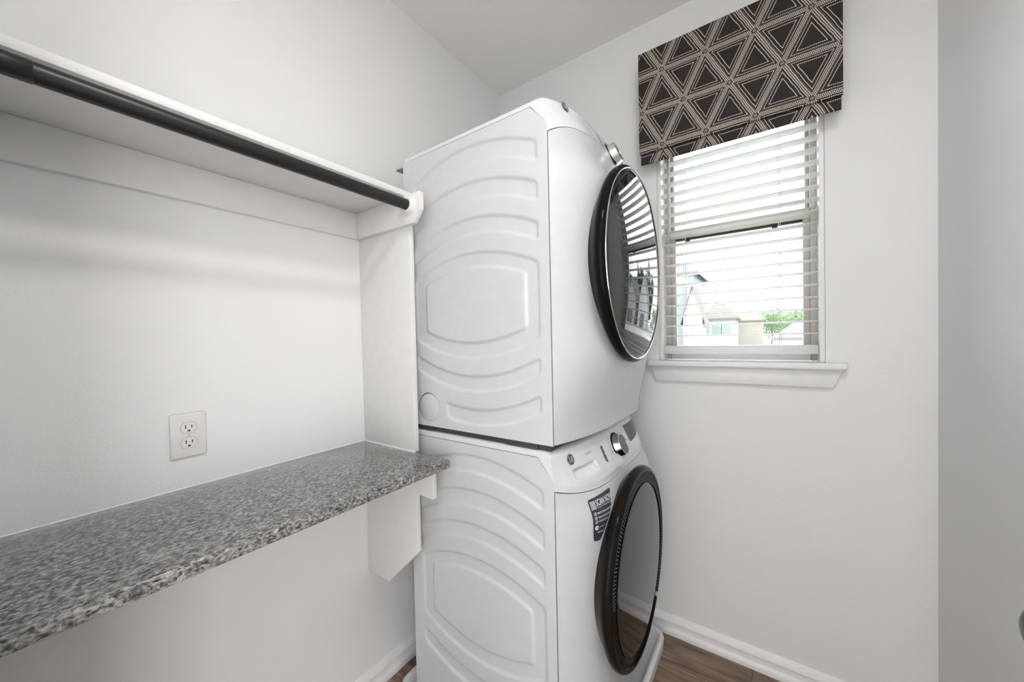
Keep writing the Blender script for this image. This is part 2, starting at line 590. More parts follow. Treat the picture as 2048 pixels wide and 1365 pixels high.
B().box(wl + fw + 0.01, wr - fw - 0.01, F0 + 0.042, F0 + 0.046, MR + 0.02, wtop - fw + 0.004).build('pane', M['pane'], win)
# stool and apron
st = thing('trim_1', (1.1, W, sill - 0.02), 'white window stool and apron below the blinds', 'sill', kind='structure')
b = B()
b.prism([(0.780, W - 0.042), (1.424, W - 0.042), (1.424, W - 0.0005), (wr - 0.0005, W - 0.0005), (wr - 0.0005, F0), (wl + 0.0005, F0), (wl + 0.0005, W - 0.0005), (0.780, W - 0.0005)], 'z', sill - 0.024, sill)
b.build('stool', M['trim'], st, bevel=0.007, seg=3)
B().prism([(0.790, sill - 0.0245), (1.414, sill - 0.0245), (1.389, 1.120), (0.811, 1.120)], 'y', W - 0.016, W - 0.0005).build('apron', M['trim'], st, bevel=0.002)

# open door folded back against the right wall, only its knob reaches the picture
door = thing('door_1', (1.56, 0.1, 0), 'white interior door standing open along the right wall', 'door', kind='structure')
B().box(1.545, 1.58, 0.10, 0.872, 0.012, 2.03).build('door_slab', M['door'], door, bevel=0.002)
k = tag(B().lathe([(1.5445, 0.032), (1.540, 0.032), (1.537, 0.028), (1.533, 0.013), (1.515, 0.012), (1.510, 0.020), (1.502, 0.027), (1.490, 0.0285), (1.480, 0.026), (1.476, 0.018), (1.475, 0.004)], 'x', (0.808, 0.920), 40).build('door_knob', M['bronze'], door, smooth=True, auto=60), 'dark bronze round door knob')

# ------------------------------------------------------------------ shelf, rod, divider, counter
Yp, Pf, zl, zu, xs_, Pe = 0.8374, 0.2751, 1.6936, 1.7851, 0.2777, 0.3471
TL = 0.018
Yl = Yp - TL
sh = thing('closet_shelf', (0.14, 0.4, zu), 'long white board shelf above the dark hanging rod', 'shelf')
B().box(0.0005, xs_, Y0 + 0.0005, Yp + 0.018, zu, zu + 0.019).build('shelf_board', M['board'], sh, bevel=0.0015)
B().box(0.0005, TL, Y0 + 0.0005, Yl, zl, zu).build('wall_cleat', M['board'], sh, bevel=0.0015)
B().prism([(0.0005, zl), (0.316, zl - 0.001), (Pe, 1.730), (Pe, zu), (0.0005, zu)], 'y', Yl, Yp).build('end_cleat', M['board'], sh, bevel=0.0015)
rd = thing('hanging_rod', (0.301, 0.4, 1.7487), 'dark bronze hanging rod under the white shelf', 'rod')
B().lathe([(Y0 + 0.012, 0.0165), (Yl - 0.004, 0.0165)], 'y', (0.301, 1.7487), 40).build('rod_tube', M['rod'], rd, smooth=True, auto=50)
B().lathe([(Y0 + 0.011, 0.0175), (0.052, 0.0175), (0.053, 0.0166)], 'y', (0.301, 1.7487), 40).build('outer_sleeve', M['rod'], rd, smooth=True, auto=50)
for ya, s_ in ((Yl, -1), (Y0, 1)):
    pr = [(ya + s_ * 0.0003, 0.029), (ya + s_ * 0.004, 0.029), (ya + s_ * 0.006, 0.024), (ya + s_ * 0.015, 0.0225), (ya + s_ * 0.016, 0.0205), (ya + s_ * 0.016, 0.0172), (ya + s_ * 0.004, 0.0172)]
    B().lathe(pr, 'y', (0.301, 1.7487), 40).build('end_socket', M['socket'], rd, smooth=True, auto=50)

zc, xc, tc_, Yc = 0.9501, 0.4232, 0.0264, 0.8475
dv = thing('divider_panel', (0.14, Yp, zc), 'tall white divider panel standing between counter and dryer', 'panel')
B().box(0.0005, Pf, Yp + 0.0002, Yp + 0.0192, zc + 0.0005, zu - 0.0003).build('upper_board', M['board'], dv, bevel=0.0012)
ct = thing('countertop', (0.2, 0.4, zc), 'grey speckled granite counter along the wall', 'countertop')
B().box(0.0006, xc, Y0 + 0.0006, Yc, zc - tc_, zc).build('granite_slab', M['granite'], ct, bevel=0.0035, seg=3)
b = B()
b.prism([(0.0003, zc), (0.0024, zc), (0.0003, zc + 0.0024)], 'y', Y0 + 0.001, Yp)
b.prism([(Yp, zc), (Yp - 0.0024, zc), (Yp, zc + 0.0024)], 'x', 0.004, Pf + 0.001)
b.build('caulk_line', M['caulk'], ct)
br = thing('counter_support', (0.14, Yp, 0.7), 'white angled support board under the granite counter end', 'support')
B().prism([(0.0005, 0.459), (0.121, 0.459), (Pf - 0.001, 0.613), (Pf - 0.001, zc - tc_ - 0.0005), (0.0005, zc - tc_ - 0.0005)], 'y', Yp + 0.0002, Yp + 0.0192).build('gusset_board', M['board'], br, bevel=0.0012)
B().box(0.0005, 0.372, Yl, Yp, 0.822, zc - tc_ - 0.0005).build('end_cleat', M['board'], br, bevel=0.0012)
b = B().box(0.0005, TL, Y0 + 0.001, Yl, 0.835, zc - tc_ - 0.0005).build('wall_cleat', M['board'], br, bevel=0.0012)

# outlet
ol = thing('wall_outlet', (0, 0.3065, 1.087), 'white duplex wall outlet above the granite counter', 'outlet')
oy, oz = 0.3065, 1.087
P0 = B()
P0.prism([(oy - 0.0385, oz - 0.0575), (oy + 0.0385, oz - 0.0575), (oy + 0.0385, oz + 0.0575), (oy - 0.0385, oz + 0.0575)], 'x', 0.0003, 0.0062)
P0.build('cover_plate', M['outlet'], ol, bevel=0.0042, seg=3)
for dz in (0.0195, -0.0195):
    pts = []
    for kk in range(48):
        t = 2 * math.pi * kk / 48
        u, w_ = 0.0172 * math.cos(t), 0.0172 * math.sin(t)
        pts.append((oy + u, oz + dz + max(-0.0138, min(0.0138, w_))))
    gap = [(oy + (p[0] - oy) * 1.045, oz + dz + (p[1] - oz - dz) * 1.05) for p in pts]
    rc = B().prism(pts, 'x', 0.004, 0.0075).build('receptacle', M['outlet'], ol, bevel=0.0006, seg=1)
    B().prism(gap, 'x', 0.004, 0.00635).build('receptacle_gap', M['print_grey'], ol)
    for sy, hh in ((-0.0065, 0.0044), (0.0065, 0.0036)):
        B().box(0.007, 0.0077, oy + sy - 0.0011, oy + sy + 0.0011, oz + dz + 0.003 - hh, oz + dz + 0.003 + hh).build('slot', M['slot'], rc)
    gp = [(oy + 0.0027 * math.cos(t), oz + dz - 0.0075 + 0.0024 * math.sin(t)) for t in [math.pi * q / 8 for q in range(9)]] + [(oy - 0.0027, oz + dz - 0.0095), (oy + 0.0027, oz + dz - 0.0095)]
    B().prism(gp, 'x', 0.007, 0.0077).build('ground_hole', M['slot'], rc)
sc_ = B().lathe([(0.006, 0.0022), (0.0068, 0.0022), (0.0072, 0.0016)], 'x', (oy, oz), 16).build('screw', M['screw'], ol)

# ------------------------------------------------------------------ laundry machines
MY0, MY1 = 0.8894, 1.5754
MYC, MHW = (MY0 + MY1) / 2, (MY1 - MY0) / 2
MB, MF, MH = 0.1953, 0.7553, 0.925


def ss(a, b_, x):
    t = min(1.0, max(0.0, (x - a) / (b_ - a)))
    return t * t * (3 - 2 * t)


def bow(y, h):
    t = abs((y - MYC) / MHW)
    mid = ss(0.0, 0.25, h) * (1 - ss(0.72, 0.86, h))
    return max(0.0, 1 - t ** ((2.2 + 1.6 * mid + 1.0 * ss(0.76, 0.86, h)) if y < MYC else 10)), mid


UP = [0.0]        # how far the fascia crowns up in the middle


def front_x(y, h):
    q, mid = bow(y, h)
    u = UP[0] * q
    return MF + q * (0.052 + 0.046 * mid) - 0.042 * ss(0.82 + u, 0.95 + u, h) * (0.35 + 0.65 * q)


def side_depth(x, h):
    """depth of the stamped grooves in the side sheet; numpy arrays"""
    z = h + 1.03
    xc_ = 0.485
    up_ = lambda pk: pk - (x - xc_) ** 2 / (2 * 0.48)
    dn_ = lambda pk: pk + (x - xc_) ** 2 / (2 * 0.47)

    def smax(a, b_, k=0.012):
        hh = np.clip(0.5 + 0.5 * (a - b_) / k, 0, 1)
        return b_ * (1 - hh) + a * hh + k * hh * (1 - hh)

    def region(x0, x1, lo, hi):
        dx = np.abs(x - (x0 + x1) / 2) - (x1 - x0) / 2
        return smax(dx, smax(z - hi, lo - z))

    def rec(d, w=0.009):
        t = np.clip(0.5 - d / w, 0, 1)
        return t * t * (3 - 2 * t)
    X0, X1 = 0.247, 0.720
    out = np.zeros_like(x)
    for pt, pb in ((1.902, 1.850), (1.793, 1.743), (1.686, 1.640)):
        out = np.maximum(out, rec(region(X0, X1, up_(pb), up_(pt))))
    ring = rec(region(X0, X1, dn_(1.261), up_(1.581))) - rec(region(0.292, 0.680, dn_(1.308), up_(1.538)))
    out = np.maximum(out, ring)
    out = np.maximum(out, rec(region(X0, X1, dn_(1.160), dn_(1.205))))
    out = np.maximum(out, rec(region(0.377, X1, dn_(1.057), dn_(1.103))))
    return out


def machine(kind, zb, root):
    dry = kind == 'dryer'
    UP[0] = 0.030 if dry else 0.0
    # inner chassis, dark in every joint
    B().box(MB + 0.004, MF - 0.004, MY0 + 0.0085, MY1 - 0.0085, zb + 0.002, zb + 0.845).build('chassis', M['gap_dark'], root)
    B().grid([[(front_x(y, h) - 0.007, y, zb + h) for h in np.linspace(0.02, 0.885 if dry else 0.832, 30)] for y in np.linspace(MY0 + 0.009, MY1 - 0.009, 40)]).build('front_frame', M['gap_dark'], root, smooth=True)
    # near side sheet with stamped grooves
    nx, nz = 150, 246
    xs = np.linspace(MB, MF - 0.0015, nx)
    hs = np.linspace(0.0, 0.906, nz)
    Xg, Hg = np.meshgrid(xs, hs, indexing='ij')
    D = side_depth(Xg, Hg) * 0.0050
    for sy, ybase in ((1, MY0), (-1, MY1)):
        if sy == -1:
            xs2, hs2 = (MB, MF - 0.0015), (0.0, 0.906)
            bb = B().grid([[(x, ybase, zb + h) for h in hs2] for x in xs2])
        else:
            bb = B()
            V = np.stack([Xg, ybase + D, zb + Hg], -1)
            bb.grid(V.tolist())
        me = bpy.data.meshes.new('side_panel')
        me.from_pydata(bb.v, [], bb.f)
        bm = bmesh.new()
        bm.from_mesh(me)
        # clipped upper front corner
        pa, pb = Vector((0.7053, 0, zb + 0.906)), Vector((0.7545, 0, zb + 0.847))
        dirv = (pb - pa).normalized()
        nrm = Vector((-dirv.z, 0, dirv.x))
        if nrm.x < 0:
            nrm = -nrm
        bmesh.ops.bisect_plane(bm, geom=bm.verts[:] + bm.edges[:] + bm.faces[:], plane_co=pa, plane_no=nrm, clear_outer=True)
        bmesh.ops.recalc_face_normals(bm, faces=bm.faces)
        # a return flange gives the sheet its thickness
        ext = bmesh.ops.extrude_edge_only(bm, edges=[e for e in bm.edges if e.is_boundary])
        for v in [g for g in ext['geom'] if isinstance(g, bmesh.types.BMVert)]:
            v.co.y += sy * 0.008
        bm.to_mesh(me)
        bm.free()
        me.shade_smooth()
        me.set_sharp_from_angle(angle=math.radians(55))
        me.materials.append(M['enamel'])
        o = bpy.data.objects.new('side_panel', me)
        COL.objects.link(o)
        o.parent = root
        o.matrix_parent_inverse = Matrix.Translation(-Vector(root.location))
    B().box(MB - 0.002, MB + 0.004, MY0 + 0.008, MY1 - 0.008, zb + 0.01, zb + 0.90).build('back_panel', M['enamel'], root)

    def seam(y):
        t = abs((y - MYC) / MHW)
        s = 1 - t ** 5
        return 0.826 + 0.045 * s if dry else 0.823 - 0.027 * s
    # bowed front sheet
    ny, nh = 72, 64
    ys = np.linspace(MY0 + 0.0006, MY1 - 0.0006, ny)
    bb = B()
    P = []
    for y in ys:
        st_ = seam(y) - 0.0016
        P.append([(front_x(y, h) + 0.0008, y, zb + h) for h in np.linspace(0.003, st_, nh)])
    P.insert(0, [(p[0], MY0 + 0.007, p[2]) for p in P[0]])
    P.append([(MF - 0.02, MY1 - 0.0006, p[2]) for p in P[-1]])
    for r_ in P:
        r_.insert(0, (MF - 0.02, r_[0][1], zb + 0.003))
        r_.append((r_[-1][0] - 0.006, r_[-1][1], r_[-1][2]))
    bb.grid(P).build('front_panel', M['enamel'], root, smooth=True, auto=45)
    # control fascia: follows the bow, leans back and rolls over to the lid
    P = []
    ys2 = np.linspace(MY0 + 0.0004, MY1 - 0.0004, 150)
    RR = 0.024
    for y in ys2:
        s0 = seam(y) + 0.0008
        rowp = [(front_x(y, s0) - 0.006, y, zb + s0)]
        T = MH + UP[0] * bow(y, 0.9)[0]
        hh = np.linspace(s0, T - RR, 56)
        for h in hh:
            x = front_x(y, h)
            if not dry:
                # detergent drawer: finger recess with a sharp upper lip
                py = ss(0.962, 0.968, y) * (1 - ss(1.080, 1.086, y))
                ph = ss(0.832, 0.862, h) * (1 - ss(0.863, 0.8655, h))
                x -= 0.013 * py * ph
                # soft roll along the lower edge
                x += 0.004 * ss(0.0, 0.02, h - s0) * (1 - ss(0.03, 0.06, h - s0)) * ss(0.90, 0.94, y)
            rowp.append((x, y, zb + h))
        xe = front_x(y, T - RR)
        # corner roll at both ends
        e = min(1.0, (min(y - MY0, MY1 - y)) / 0.02)
        dz = 0.008 * (1 - math.sqrt(max(0, 1 - (1 - e) ** 2)))
        for a in np.linspace(0, math.pi / 2, 9)[1:]:
            rowp.append((xe - RR + RR * math.cos(a), y, zb + T - RR + (RR - dz) * math.sin(a)))
        rowp.append((0.64, y, zb + (T + MH) / 2 - dz))
        rowp.append((MB + 0.01, y, zb + MH - dz))
        P.append(rowp)
    bb = B().grid(P)
    # end cheeks that fill the clipped corner of the side sheets
    for rowp, yy in ((P[0], MY0 + 0.0004), (P[-1], MY1 - 0.0004)):
        poly = [(p[0], yy + (0.0002 if yy < 1.2 else -0.0002), p[2]) for p in rowp[1:]]
        poly += [(MB + 0.01, poly[0][1], zb + 0.9075), (0.7058, poly[0][1], zb + 0.9075), (0.752, poly[0][1], zb + 0.850), (0.752, poly[0][1], zb + seam(MY0) + 0.001)]
        bb.add(poly, [tuple(range(len(poly)))])
    bb.build('control_fascia', M['plastic_white'], root, smooth=True, auto=50)

    # things on the fascia
    def place(name, yc, hc, mat, verts2, faces, off=0.0006, parent=root, thick=0.0):
        """flat outline (y,z offsets) laid onto the curved front"""
        off += 0.0009
        vv = [(front_x(yc + a, hc + c) + off, yc + a, zb + hc + c) for a, c in verts2]
        bb = B()
        if thick:
            n = len(vv)
            bb.add(vv + [(x - thick, y, z) for x, y, z in vv], faces + [tuple(i + n for i in f) for f in faces])
        else:
            bb.add(vv, faces)
        o = bb.build(name, mat, parent)
        return o

    def polyfan(pts):
        return [(0, 0)] + pts, [(0, i + 1, (i + 1) % len(pts) + 1) for i in range(len(pts))]

    def disc(r, n=32, rz=None):
        return polyfan([(r * math.cos(2 * math.pi * q / n), (rz or r) * math.sin(2 * math.pi * q / n)) for q in range(n)])

    def quadgrid(corners, n=10):
        a, b_, c, d = corners      # bl br tr tl
        vv, ff = [], []
        for i in range(n + 1):
            for j in range(n + 1):
                u, w_ = i / n, j / n
                vv.append(tuple((1 - u) * (1 - w_) * a[q] + u * (1 - w_) * b_[q] + u * w_ * c[q] + (1 - u) * w_ * d[q] for q in (0, 1)))
        for i in range(n):
            for j in range(n):
                k0 = i * (n + 1) + j
                ff.append((k0, k0 + n + 1, k0 + n + 2, k0 + 1))
        return vv, ff
    # round monogram badge
    ly, lh = (0.965, 0.892)
    if dry:
        ly, lh = 0.978, 0.926
    lg = place('badge', ly, lh, M['logo'], *disc(0.0145), off=0.0012)
    ringv = [(0.0135 * math.cos(t), 0.0135 * math.sin(t)) for t in [2 * math.pi * q / 32 for q in range(32)]]
    ring2 = [(0.0122 * math.cos(t), 0.0122 * math.sin(t)) for t in [2 * math.pi * q / 32 for q in range(32)]]
    place('badge_ring', ly, lh, M['chrome'], ringv + ring2, [(q, (q + 1) % 32, 32 + (q + 1) % 32, 32 + q) for q in range(32)], off=0.0016, parent=lg)
    vv, ff = [], []
    for q in range(4):                       # four flourishes on the rim of the monogram
        a0 = math.pi / 2 * q + 0.5
        arc = [(0.0100 * math.cos(a0 + s * 0.9) * (1 - 0.28 * s), 0.0100 * math.sin(a0 + s * 0.9) * (1 - 0.28 * s), 0.0009 * (1 - 0.7 * s)) for s in (0, 0.33, 0.66, 1)]
        k0 = len(vv)
        for ax_, az_, w_ in arc:
            ln = math.hypot(ax_, az_)
            vv += [(ax_ * (1 + w_ / ln), az_ * (1 + w_ / ln)), (ax_ * (1 - w_ / ln), az_ * (1 - w_ / ln))]
        ff += [(k0 + 2 * s, k0 + 2 * s + 2, k0 + 2 * s + 3, k0 + 2 * s + 1) for s in range(3)]
    place('badge_flourish', ly, lh, M['white_print'], vv, ff, off=0.0016, parent=lg)
    tv, tf = text_mesh('GE', 0.0125, 'CENTER', 0.0)
    place('badge_letters', ly, lh - 0.0042, M['white_print'], [(v[0] + 0.25 * v[1], v[1]) for v in tv], tf, off=0.0017, parent=lg)
    # slot-shaped button
    py_, ph_ = (1.150, 0.864) if not dry else (1.175, 0.905)
    pts = [(0.006 * math.cos(t), 0.0185 + 0.006 * math.sin(t)) for t in [math.pi * q / 8 for q in range(9)]] + [(0.006 * math.cos(t), -0.0185 + 0.006 * math.sin(t)) for t in [math.pi + math.pi * q / 8 for q in range(9)]]
    pb_ = place('button_strip', py_, ph_, M['display'], *polyfan(pts), off=0.0012)
    for q in (-0.014, 0.0, 0.014):
        place('button_icon', py_, ph_ + q, M['icon'], *disc(0.0024, 8), off=0.0016, parent=pb_)
    # dial, its axis square to the leaning fascia
    dy, dh = (1.277, 0.860) if not dry else (1.277, 0.893)
    tilt = math.atan2(front_x(dy, dh - 0.02) - front_x(dy, dh + 0.02), 0.04)
    o = Vector((front_x(dy, dh) + 0.0005, dy, zb + dh))
    nrm = Vector((math.cos(tilt), 0, math.sin(tilt)))
    upv = Vector((-math.sin(tilt), 0, math.cos(tilt)))

    def turned(prof, name, mat, parent, a0=0, a1=2 * math.pi, seg=56):
        n = seg if a1 - a0 > 6.28 else seg + 1
        vv, ff = [], []
        for d_, r_ in prof:
            for q in range(n):
                t = a0 + (a1 - a0) * q / seg
                vv.append(tuple(o + nrm * d_ + r_ * (math.cos(t) * Vector((0, 1, 0)) + math.sin(t) * upv)))
        m_ = len(prof)
        for i in range(m_ - 1):
            for q in range(seg):
                q2 = (q + 1) % n
                ff.append((i * n + q, i * n + q2, (i + 1) * n + q2, (i + 1) * n + q))
        if a1 - a0 > 6.28 and prof[-1][1] > 0.003:
            ff.append(tuple((m_ - 1) * n + q for q in range(n)))
        return B().add(vv, ff).build(name, mat, parent, smooth=True, auto=40)
    dial = turned([(-0.004, 0.0380), (0.003, 0.0380), (0.004, 0.0372), (0.0195, 0.0355), (0.0215, 0.0348), (0.0222, 0.0335), (0.0215, 0.0322), (0.0195, 0.0318), (0.0190, 0.0005)], 'dial', M['chrome'], root)
    turned([(0.0192, 0.0319), (0.0204, 0.0317), (0.0208, 0.0300), (0.0208, 0.001)], 'dial_face', M['silver_face'], dial)
    turned([(-0.002, 0.0455), (0.0008, 0.0455), (0.0012, 0.045), (0.0012, 0.0385), (-0.002, 0.038)], 'dial_ring', M['ring_black'], dial, math.radians(-55), math.radians(250))
    # marks printed around the dial
    bb = B()
    for q in range(6):
        for s_, ln in ((-1, 0.018), (1, 0.014)):
            hz = dh + 0.034 - q * 0.0135
            off = math.sqrt(max(0.0, 0.056 ** 2 - (hz - dh) ** 2)) + 0.002
            ya, yb = sorted((dy + s_ * off, dy + s_ * (off + ln * (0.6 + 0.4 * ((q * 7) % 3) / 2))))
            if s_ < 0 and ya < py_ + 0.010:
                ya = py_ + 0.010
            if yb - ya < 0.004:
                continue
            vv, ff = quadgrid([(ya, hz - 0.0009), (yb, hz - 0.0009), (yb, hz + 0.0009), (ya, hz + 0.0009)], 2)
            bb.add([(front_x(a, c) + 0.0008, a, zb + c) for a, c in vv], ff)
    bb.build('cycle_marks', M['print_grey'], root)['kind'] = 'stuff'
    # display
    d0, d1 = 1.397, 1.528
    dlo, dhi = (0.815, 0.902) if not dry else (0.845, 0.932)
    vv, ff = quadgrid([(d0, dlo), (d1, dlo + 0.004), (d1, dhi), (d0, dhi)], 12)
    dp = B().add([(front_x(a, c) + 0.0013, a, zb + c) for a, c in vv], ff).build('display', M['display'], root)
    bb = B()
    spots = [(d0 + 0.008, dlo + 0.011 + q * 0.0125) for q in range(6)] + [(d0 + 0.022 + q * 0.026, dlo + 0.008) for q in range(5)] + [(d1 - 0.010, dlo + 0.022 + q * 0.013) for q in range(5)]
    for a, c in spots:
        vv, ff = quadgrid([(a - 0.003, c - 0.0012), (a + 0.003, c - 0.0012), (a + 0.003, c + 0.0012), (a - 0.003, c + 0.0012)], 1)
        bb.add([(front_x(u, w_) + 0.0017, u, zb + w_) for u, w_ in vv], ff)
    bb.build('display_icons', M['icon'], dp)['kind'] = 'stuff'
    # small mark group beside the badge, vent slit at the far end
    bb = B()
    for a in (1.046, 1.056, 1.066, 1.078):
        vv, ff = quadgrid([(a - 0.003, 0.885), (a + 0.003, 0.885), (a + 0.003, 0.890), (a - 0.003, 0.890)], 1)
        bb.add([(front_x(u, w_) + 0.0006, u, zb + w_) for u, w_ in vv], ff)
    if not dry:
        bb.build('model_mark', M['print_grey'], root)['kind'] = 'stuff'

    # round door
    dc = (1.236, zb + 0.507)
    outer = 0.303 if dry else 0.300
    gr = 0.290 if dry else 0.281
    door_ = B().lathe([(0.785, 0.222), (0.806, 0.240), (0.826, 0.260), (0.841, 0.277), (0.853, outer - 0.009), (0.862, outer - 0.001), (0.870, outer), (0.877, outer - 0.002), (0.8815, outer - 0.007), (0.883, outer - 0.011), (0.8832, gr + 0.001), (0.878, gr)], 'x', dc, 128, cap=False).build('door', M['ring_black' if dry else 'ring_bronze'], root, smooth=True, auto=60)
    tag(door_, 'round glossy black door')
    sag = 0.026 if dry else 0.008
    gc, rin = dc, gr
    if not dry:
        B().lathe([(0.8700, gr + 0.003), (0.8785, gr + 0.002), (0.8785, 0.20)], 'x', dc, 96, cap=False).build('vent_floor', M['ring_black'], door_)
        gc, gr = (dc[0], dc[1] - 0.006), 0.2515
    prof = [(0.872, gr - 0.0005), (0.8815, gr - 0.0008)]
    for q in range(1, 25):
        r_ = (gr - 0.0015) * (1 - q / 24)
        prof.append((0.8822 + sag * (1 - (r_ / gr) ** 2), max(r_, 0.0005)))
    B().lathe(prof, 'x', gc, 128, cap=False).build('door_glass', M['glass_dark' if dry else 'glass_brown'], door_, smooth=True, auto=60)
    if dry:
        B().lathe([(0.8815, gr + 0.0028), (0.8845, gr + 0.0024), (0.8852, gr + 0.0012), (0.8845, gr - 0.0002), (0.880, gr - 0.0004)], 'x', dc, 128, cap=False).build('chrome_ring', M['chrome'], door_, smooth=True)
    else:
        bb = B()
        for q in range(170):                 # ribbed crescent between ring and glass
            t = 2 * math.pi * q / 170
            c_, s_ = math.cos(t), math.sin(t)
            dzc = gc[1] - dc[1]
            r_a = s_ * dzc + math.sqrt((s_ * dzc) ** 2 - dzc ** 2 + gr ** 2) + 0.0025
            r_b = rin - 0.0008
            if r_b - r_a < 0.004 or s_ < -0.70:
                continue
            pts = []
            for rr, ww in ((r_a, -0.0022), (r_a, 0.0022), (r_b, 0.0025), (r_b, -0.0025)):
                pts.append((dc[0] + rr * c_ - ww * s_, dc[1] + rr * s_ + ww * c_))
            bb.prism(pts, 'x', 0.8780, 0.8822)
        bb.build('vent_ribs', M['ring_bronze'], door_)['kind'] = 'stuff'
        B().lathe([(0.8785, gr + 0.0022), (0.8840, gr + 0.0020), (0.8845, gr + 0.0008), (0.8800, gr - 0.0002)], 'x', gc, 128, cap=False).build('glass_rim', M['ring_black'], door_, smooth=True)
    return place, polyfan, quadgrid, disc


# drain pan
pan = B()
px0, px1, py0, py1, pr = 0.105, 0.853, 0.862, 1.715, 0.06


def rrect(x0, x1, y0, y1, r, n=8):
    pts = []
    for cx_, cy_, a0 in ((x1 - r, y1 - r, 0), (x0 + r, y1 - r, 90), (x0 + r, y0 + r, 180), (x1 - r, y0 + r, 270)):
        for q in range(n + 1):
            t = math.radians(a0 + 90 * q / n)
            pts.append((cx_ + r * math.cos(t), cy_ + r * math.sin(t)))
    return pts


loops = []
for ins, z in ((0.004, 0.001), (0.0, 0.050), (0.002, 0.056), (0.008, 0.0585), (0.016, 0.0575), (0.021, 0.053), (0.034, 0.016), (0.044, 0.010)):
    loops.append([(x, y, z) for x, y in rrect(px0 + ins, px1 - ins, py0 + ins, py1 - ins, pr - ins * 0.6)])
n = len(loops[0])
pan.add([p for l in loops for p in l], [(i * n + q, i * n + (q + 1) % n, (i + 1) * n + (q + 1) % n, (i + 1) * n + q) for i in range(len(loops) - 1) for q in range(n)]
        + [tuple(range(n))[::-1], tuple((len(loops) - 1) * n + q for q in range(n))])
tag(pan.build('drain_pan', M['pan'], smooth=True, auto=50), 'white plastic drain pan on the floor under the washer', 'drain pan')

ZW, ZD = 0.087, 1.030
washer = thing('washing_machine', (0.475, MYC, 0.012), 'white front-loading washing machine at the bottom of the stack', 'washing machine')
place, polyfan, quadgrid, disc = machine('washer', ZW, washer)
for fx in (0.26, 0.69):
    for fy in (0.95, 1.515):
        B().lathe([(0.0105, 0.026), (0.022, 0.026), (0.026, 0.012), (ZW + 0.004, 0.012)], 'z', (fx, fy), 20).build('foot', M['rubber'], washer, smooth=True, auto=40)

# promotional sticker on the washer front
UP[0] = 0.0
sy0, sh0 = 1.035, 0.725
corners = [(-0.055, -0.054), (-0.031, -0.057), (0.061, 0.060), (-0.055, 0.055)]


def round_poly(c, r=0.008, k=6):
    out = []
    for i in range(len(c)):
        p0, p1, p2 = Vector(c[i - 1]), Vector(c[i]), Vector(c[(i + 1) % len(c)])
        a = p1 + (p0 - p1).normalized() * r
        d = p1 + (p2 - p1).normalized() * r
        for q in range(k + 1):
            t = q / k
            out.append(tuple((1 - t) ** 2 * a + 2 * t * (1 - t) * p1 + t * t * d))
    return out


outline = round_poly(corners)
bmk = bmesh.new()
fv = [bmk.verts.new((p[0], p[1], 0)) for p in outline]
bmk.faces.new(fv)
for q in range(-9, 10):
    bmesh.ops.bisect_plane(bmk, geom=bmk.verts[:] + bmk.edges[:] + bmk.faces[:], plane_co=(q * 0.009, 0, 0), plane_no=(1, 0, 0))
    bmesh.ops.bisect_plane(bmk, geom=bmk.verts[:] + bmk.edges[:] + bmk.faces[:], plane_co=(0, q * 0.01, 0), plane_no=(0, 1, 0))
bmesh.ops.triangulate(bmk, faces=bmk.faces[:])
bmk.verts.index_update()
sv, sf = [(v.co.x, v.co.y) for v in bmk.verts], [tuple(v.index for v in f.verts) for f in bmk.faces]
bmk.free()
stick = place('promo_sticker', sy0, sh0, M['sticker'], sv, sf, off=0.0008)
tag(stick, 'navy sticker with white lettering reading scan now')


def letter(body, y0, y1, z, hgt, bold=0.0, name='sticker_lettering'):
    tv, tf = text_mesh(body, 1.0, 'LEFT', bold)
    ax, bx_ = min(v[0] for v in tv), max(v[0] for v in tv)
    top = max(v[1] for v in tv)
    place(name, sy0, sh0, M['white_print'], [(y0 + (v[0] - ax) * (y1 - y0) / (bx_ - ax), z + v[1] * hgt / top) for v in tv], tf, off=0.0013, parent=stick)


letter('SCAN NOW', -0.029, 0.050, 0.0345, 0.0155, 0.018)
letter('TO UNLOCK THE POWER OF YOUR APPLIANCE', -0.029, 0.046, 0.0290, 0.0034)
letter('REMOTE CONTROL & MONITORING', -0.036, 0.032, 0.0150, 0.0052, 0.01)
letter('RECEIVE NOTIFICATIONS', -0.036, 0.015, 0.0040, 0.0052, 0.01)
letter('SOFTWARE UPDATES', -0.036, 0.007, -0.0065, 0.0052, 0.01)
letter('GE APPLIANCES', -0.034, -0.006, -0.0215, 0.0036)
letter('SmartHQ', -0.040, -0.018, -0.0350, 0.0050, 0.01)
vv, ff = quadgrid([(-0.051, 0.0285), (-0.032, 0.0285), (-0.032, 0.0495), (-0.051, 0.0495)], 3)
place('sticker_blank_square', sy0, sh0, M['print_grey'], vv, ff, off=0.0013, parent=stick)
for y_, z_ in ((-0.0438, 0.0176), (-0.0438, 0.0066), (-0.0438, -0.0039)):
    a = 0.0037
    place('sticker_check_box', sy0 + y_, sh0 + z_, M['white_print'], [(-a, -a), (a, -a), (a, a), (-a, a), (-a * .7, -a * .7), (a * .7, -a * .7), (a * .7, a * .7), (-a * .7, a * .7)],
          [(0, 1, 5, 4), (1, 2, 6, 5), (2, 3, 7, 6), (3, 0, 4, 7)], off=0.0013, parent=stick)
    place('sticker_check_mark', sy0 + y_, sh0 + z_, M['white_print'], [(-0.0022, 0.0005), (-0.0008, -0.0024), (0.0040, 0.0042), (0.0030, 0.0049), (-0.0006, -0.0004), (-0.0015, 0.0012)], [(0, 1, 4, 5), (1, 2, 3, 4)], off=0.0015, parent=stick)
vv, ff = disc(0.0062, 24)
place('sticker_emblem', sy0 - 0.0435, sh0 - 0.0195, M['white_print'], vv, ff, off=0.0013, parent=stick)
tv, tf = text_mesh('GE', 0.0065, 'CENTER')
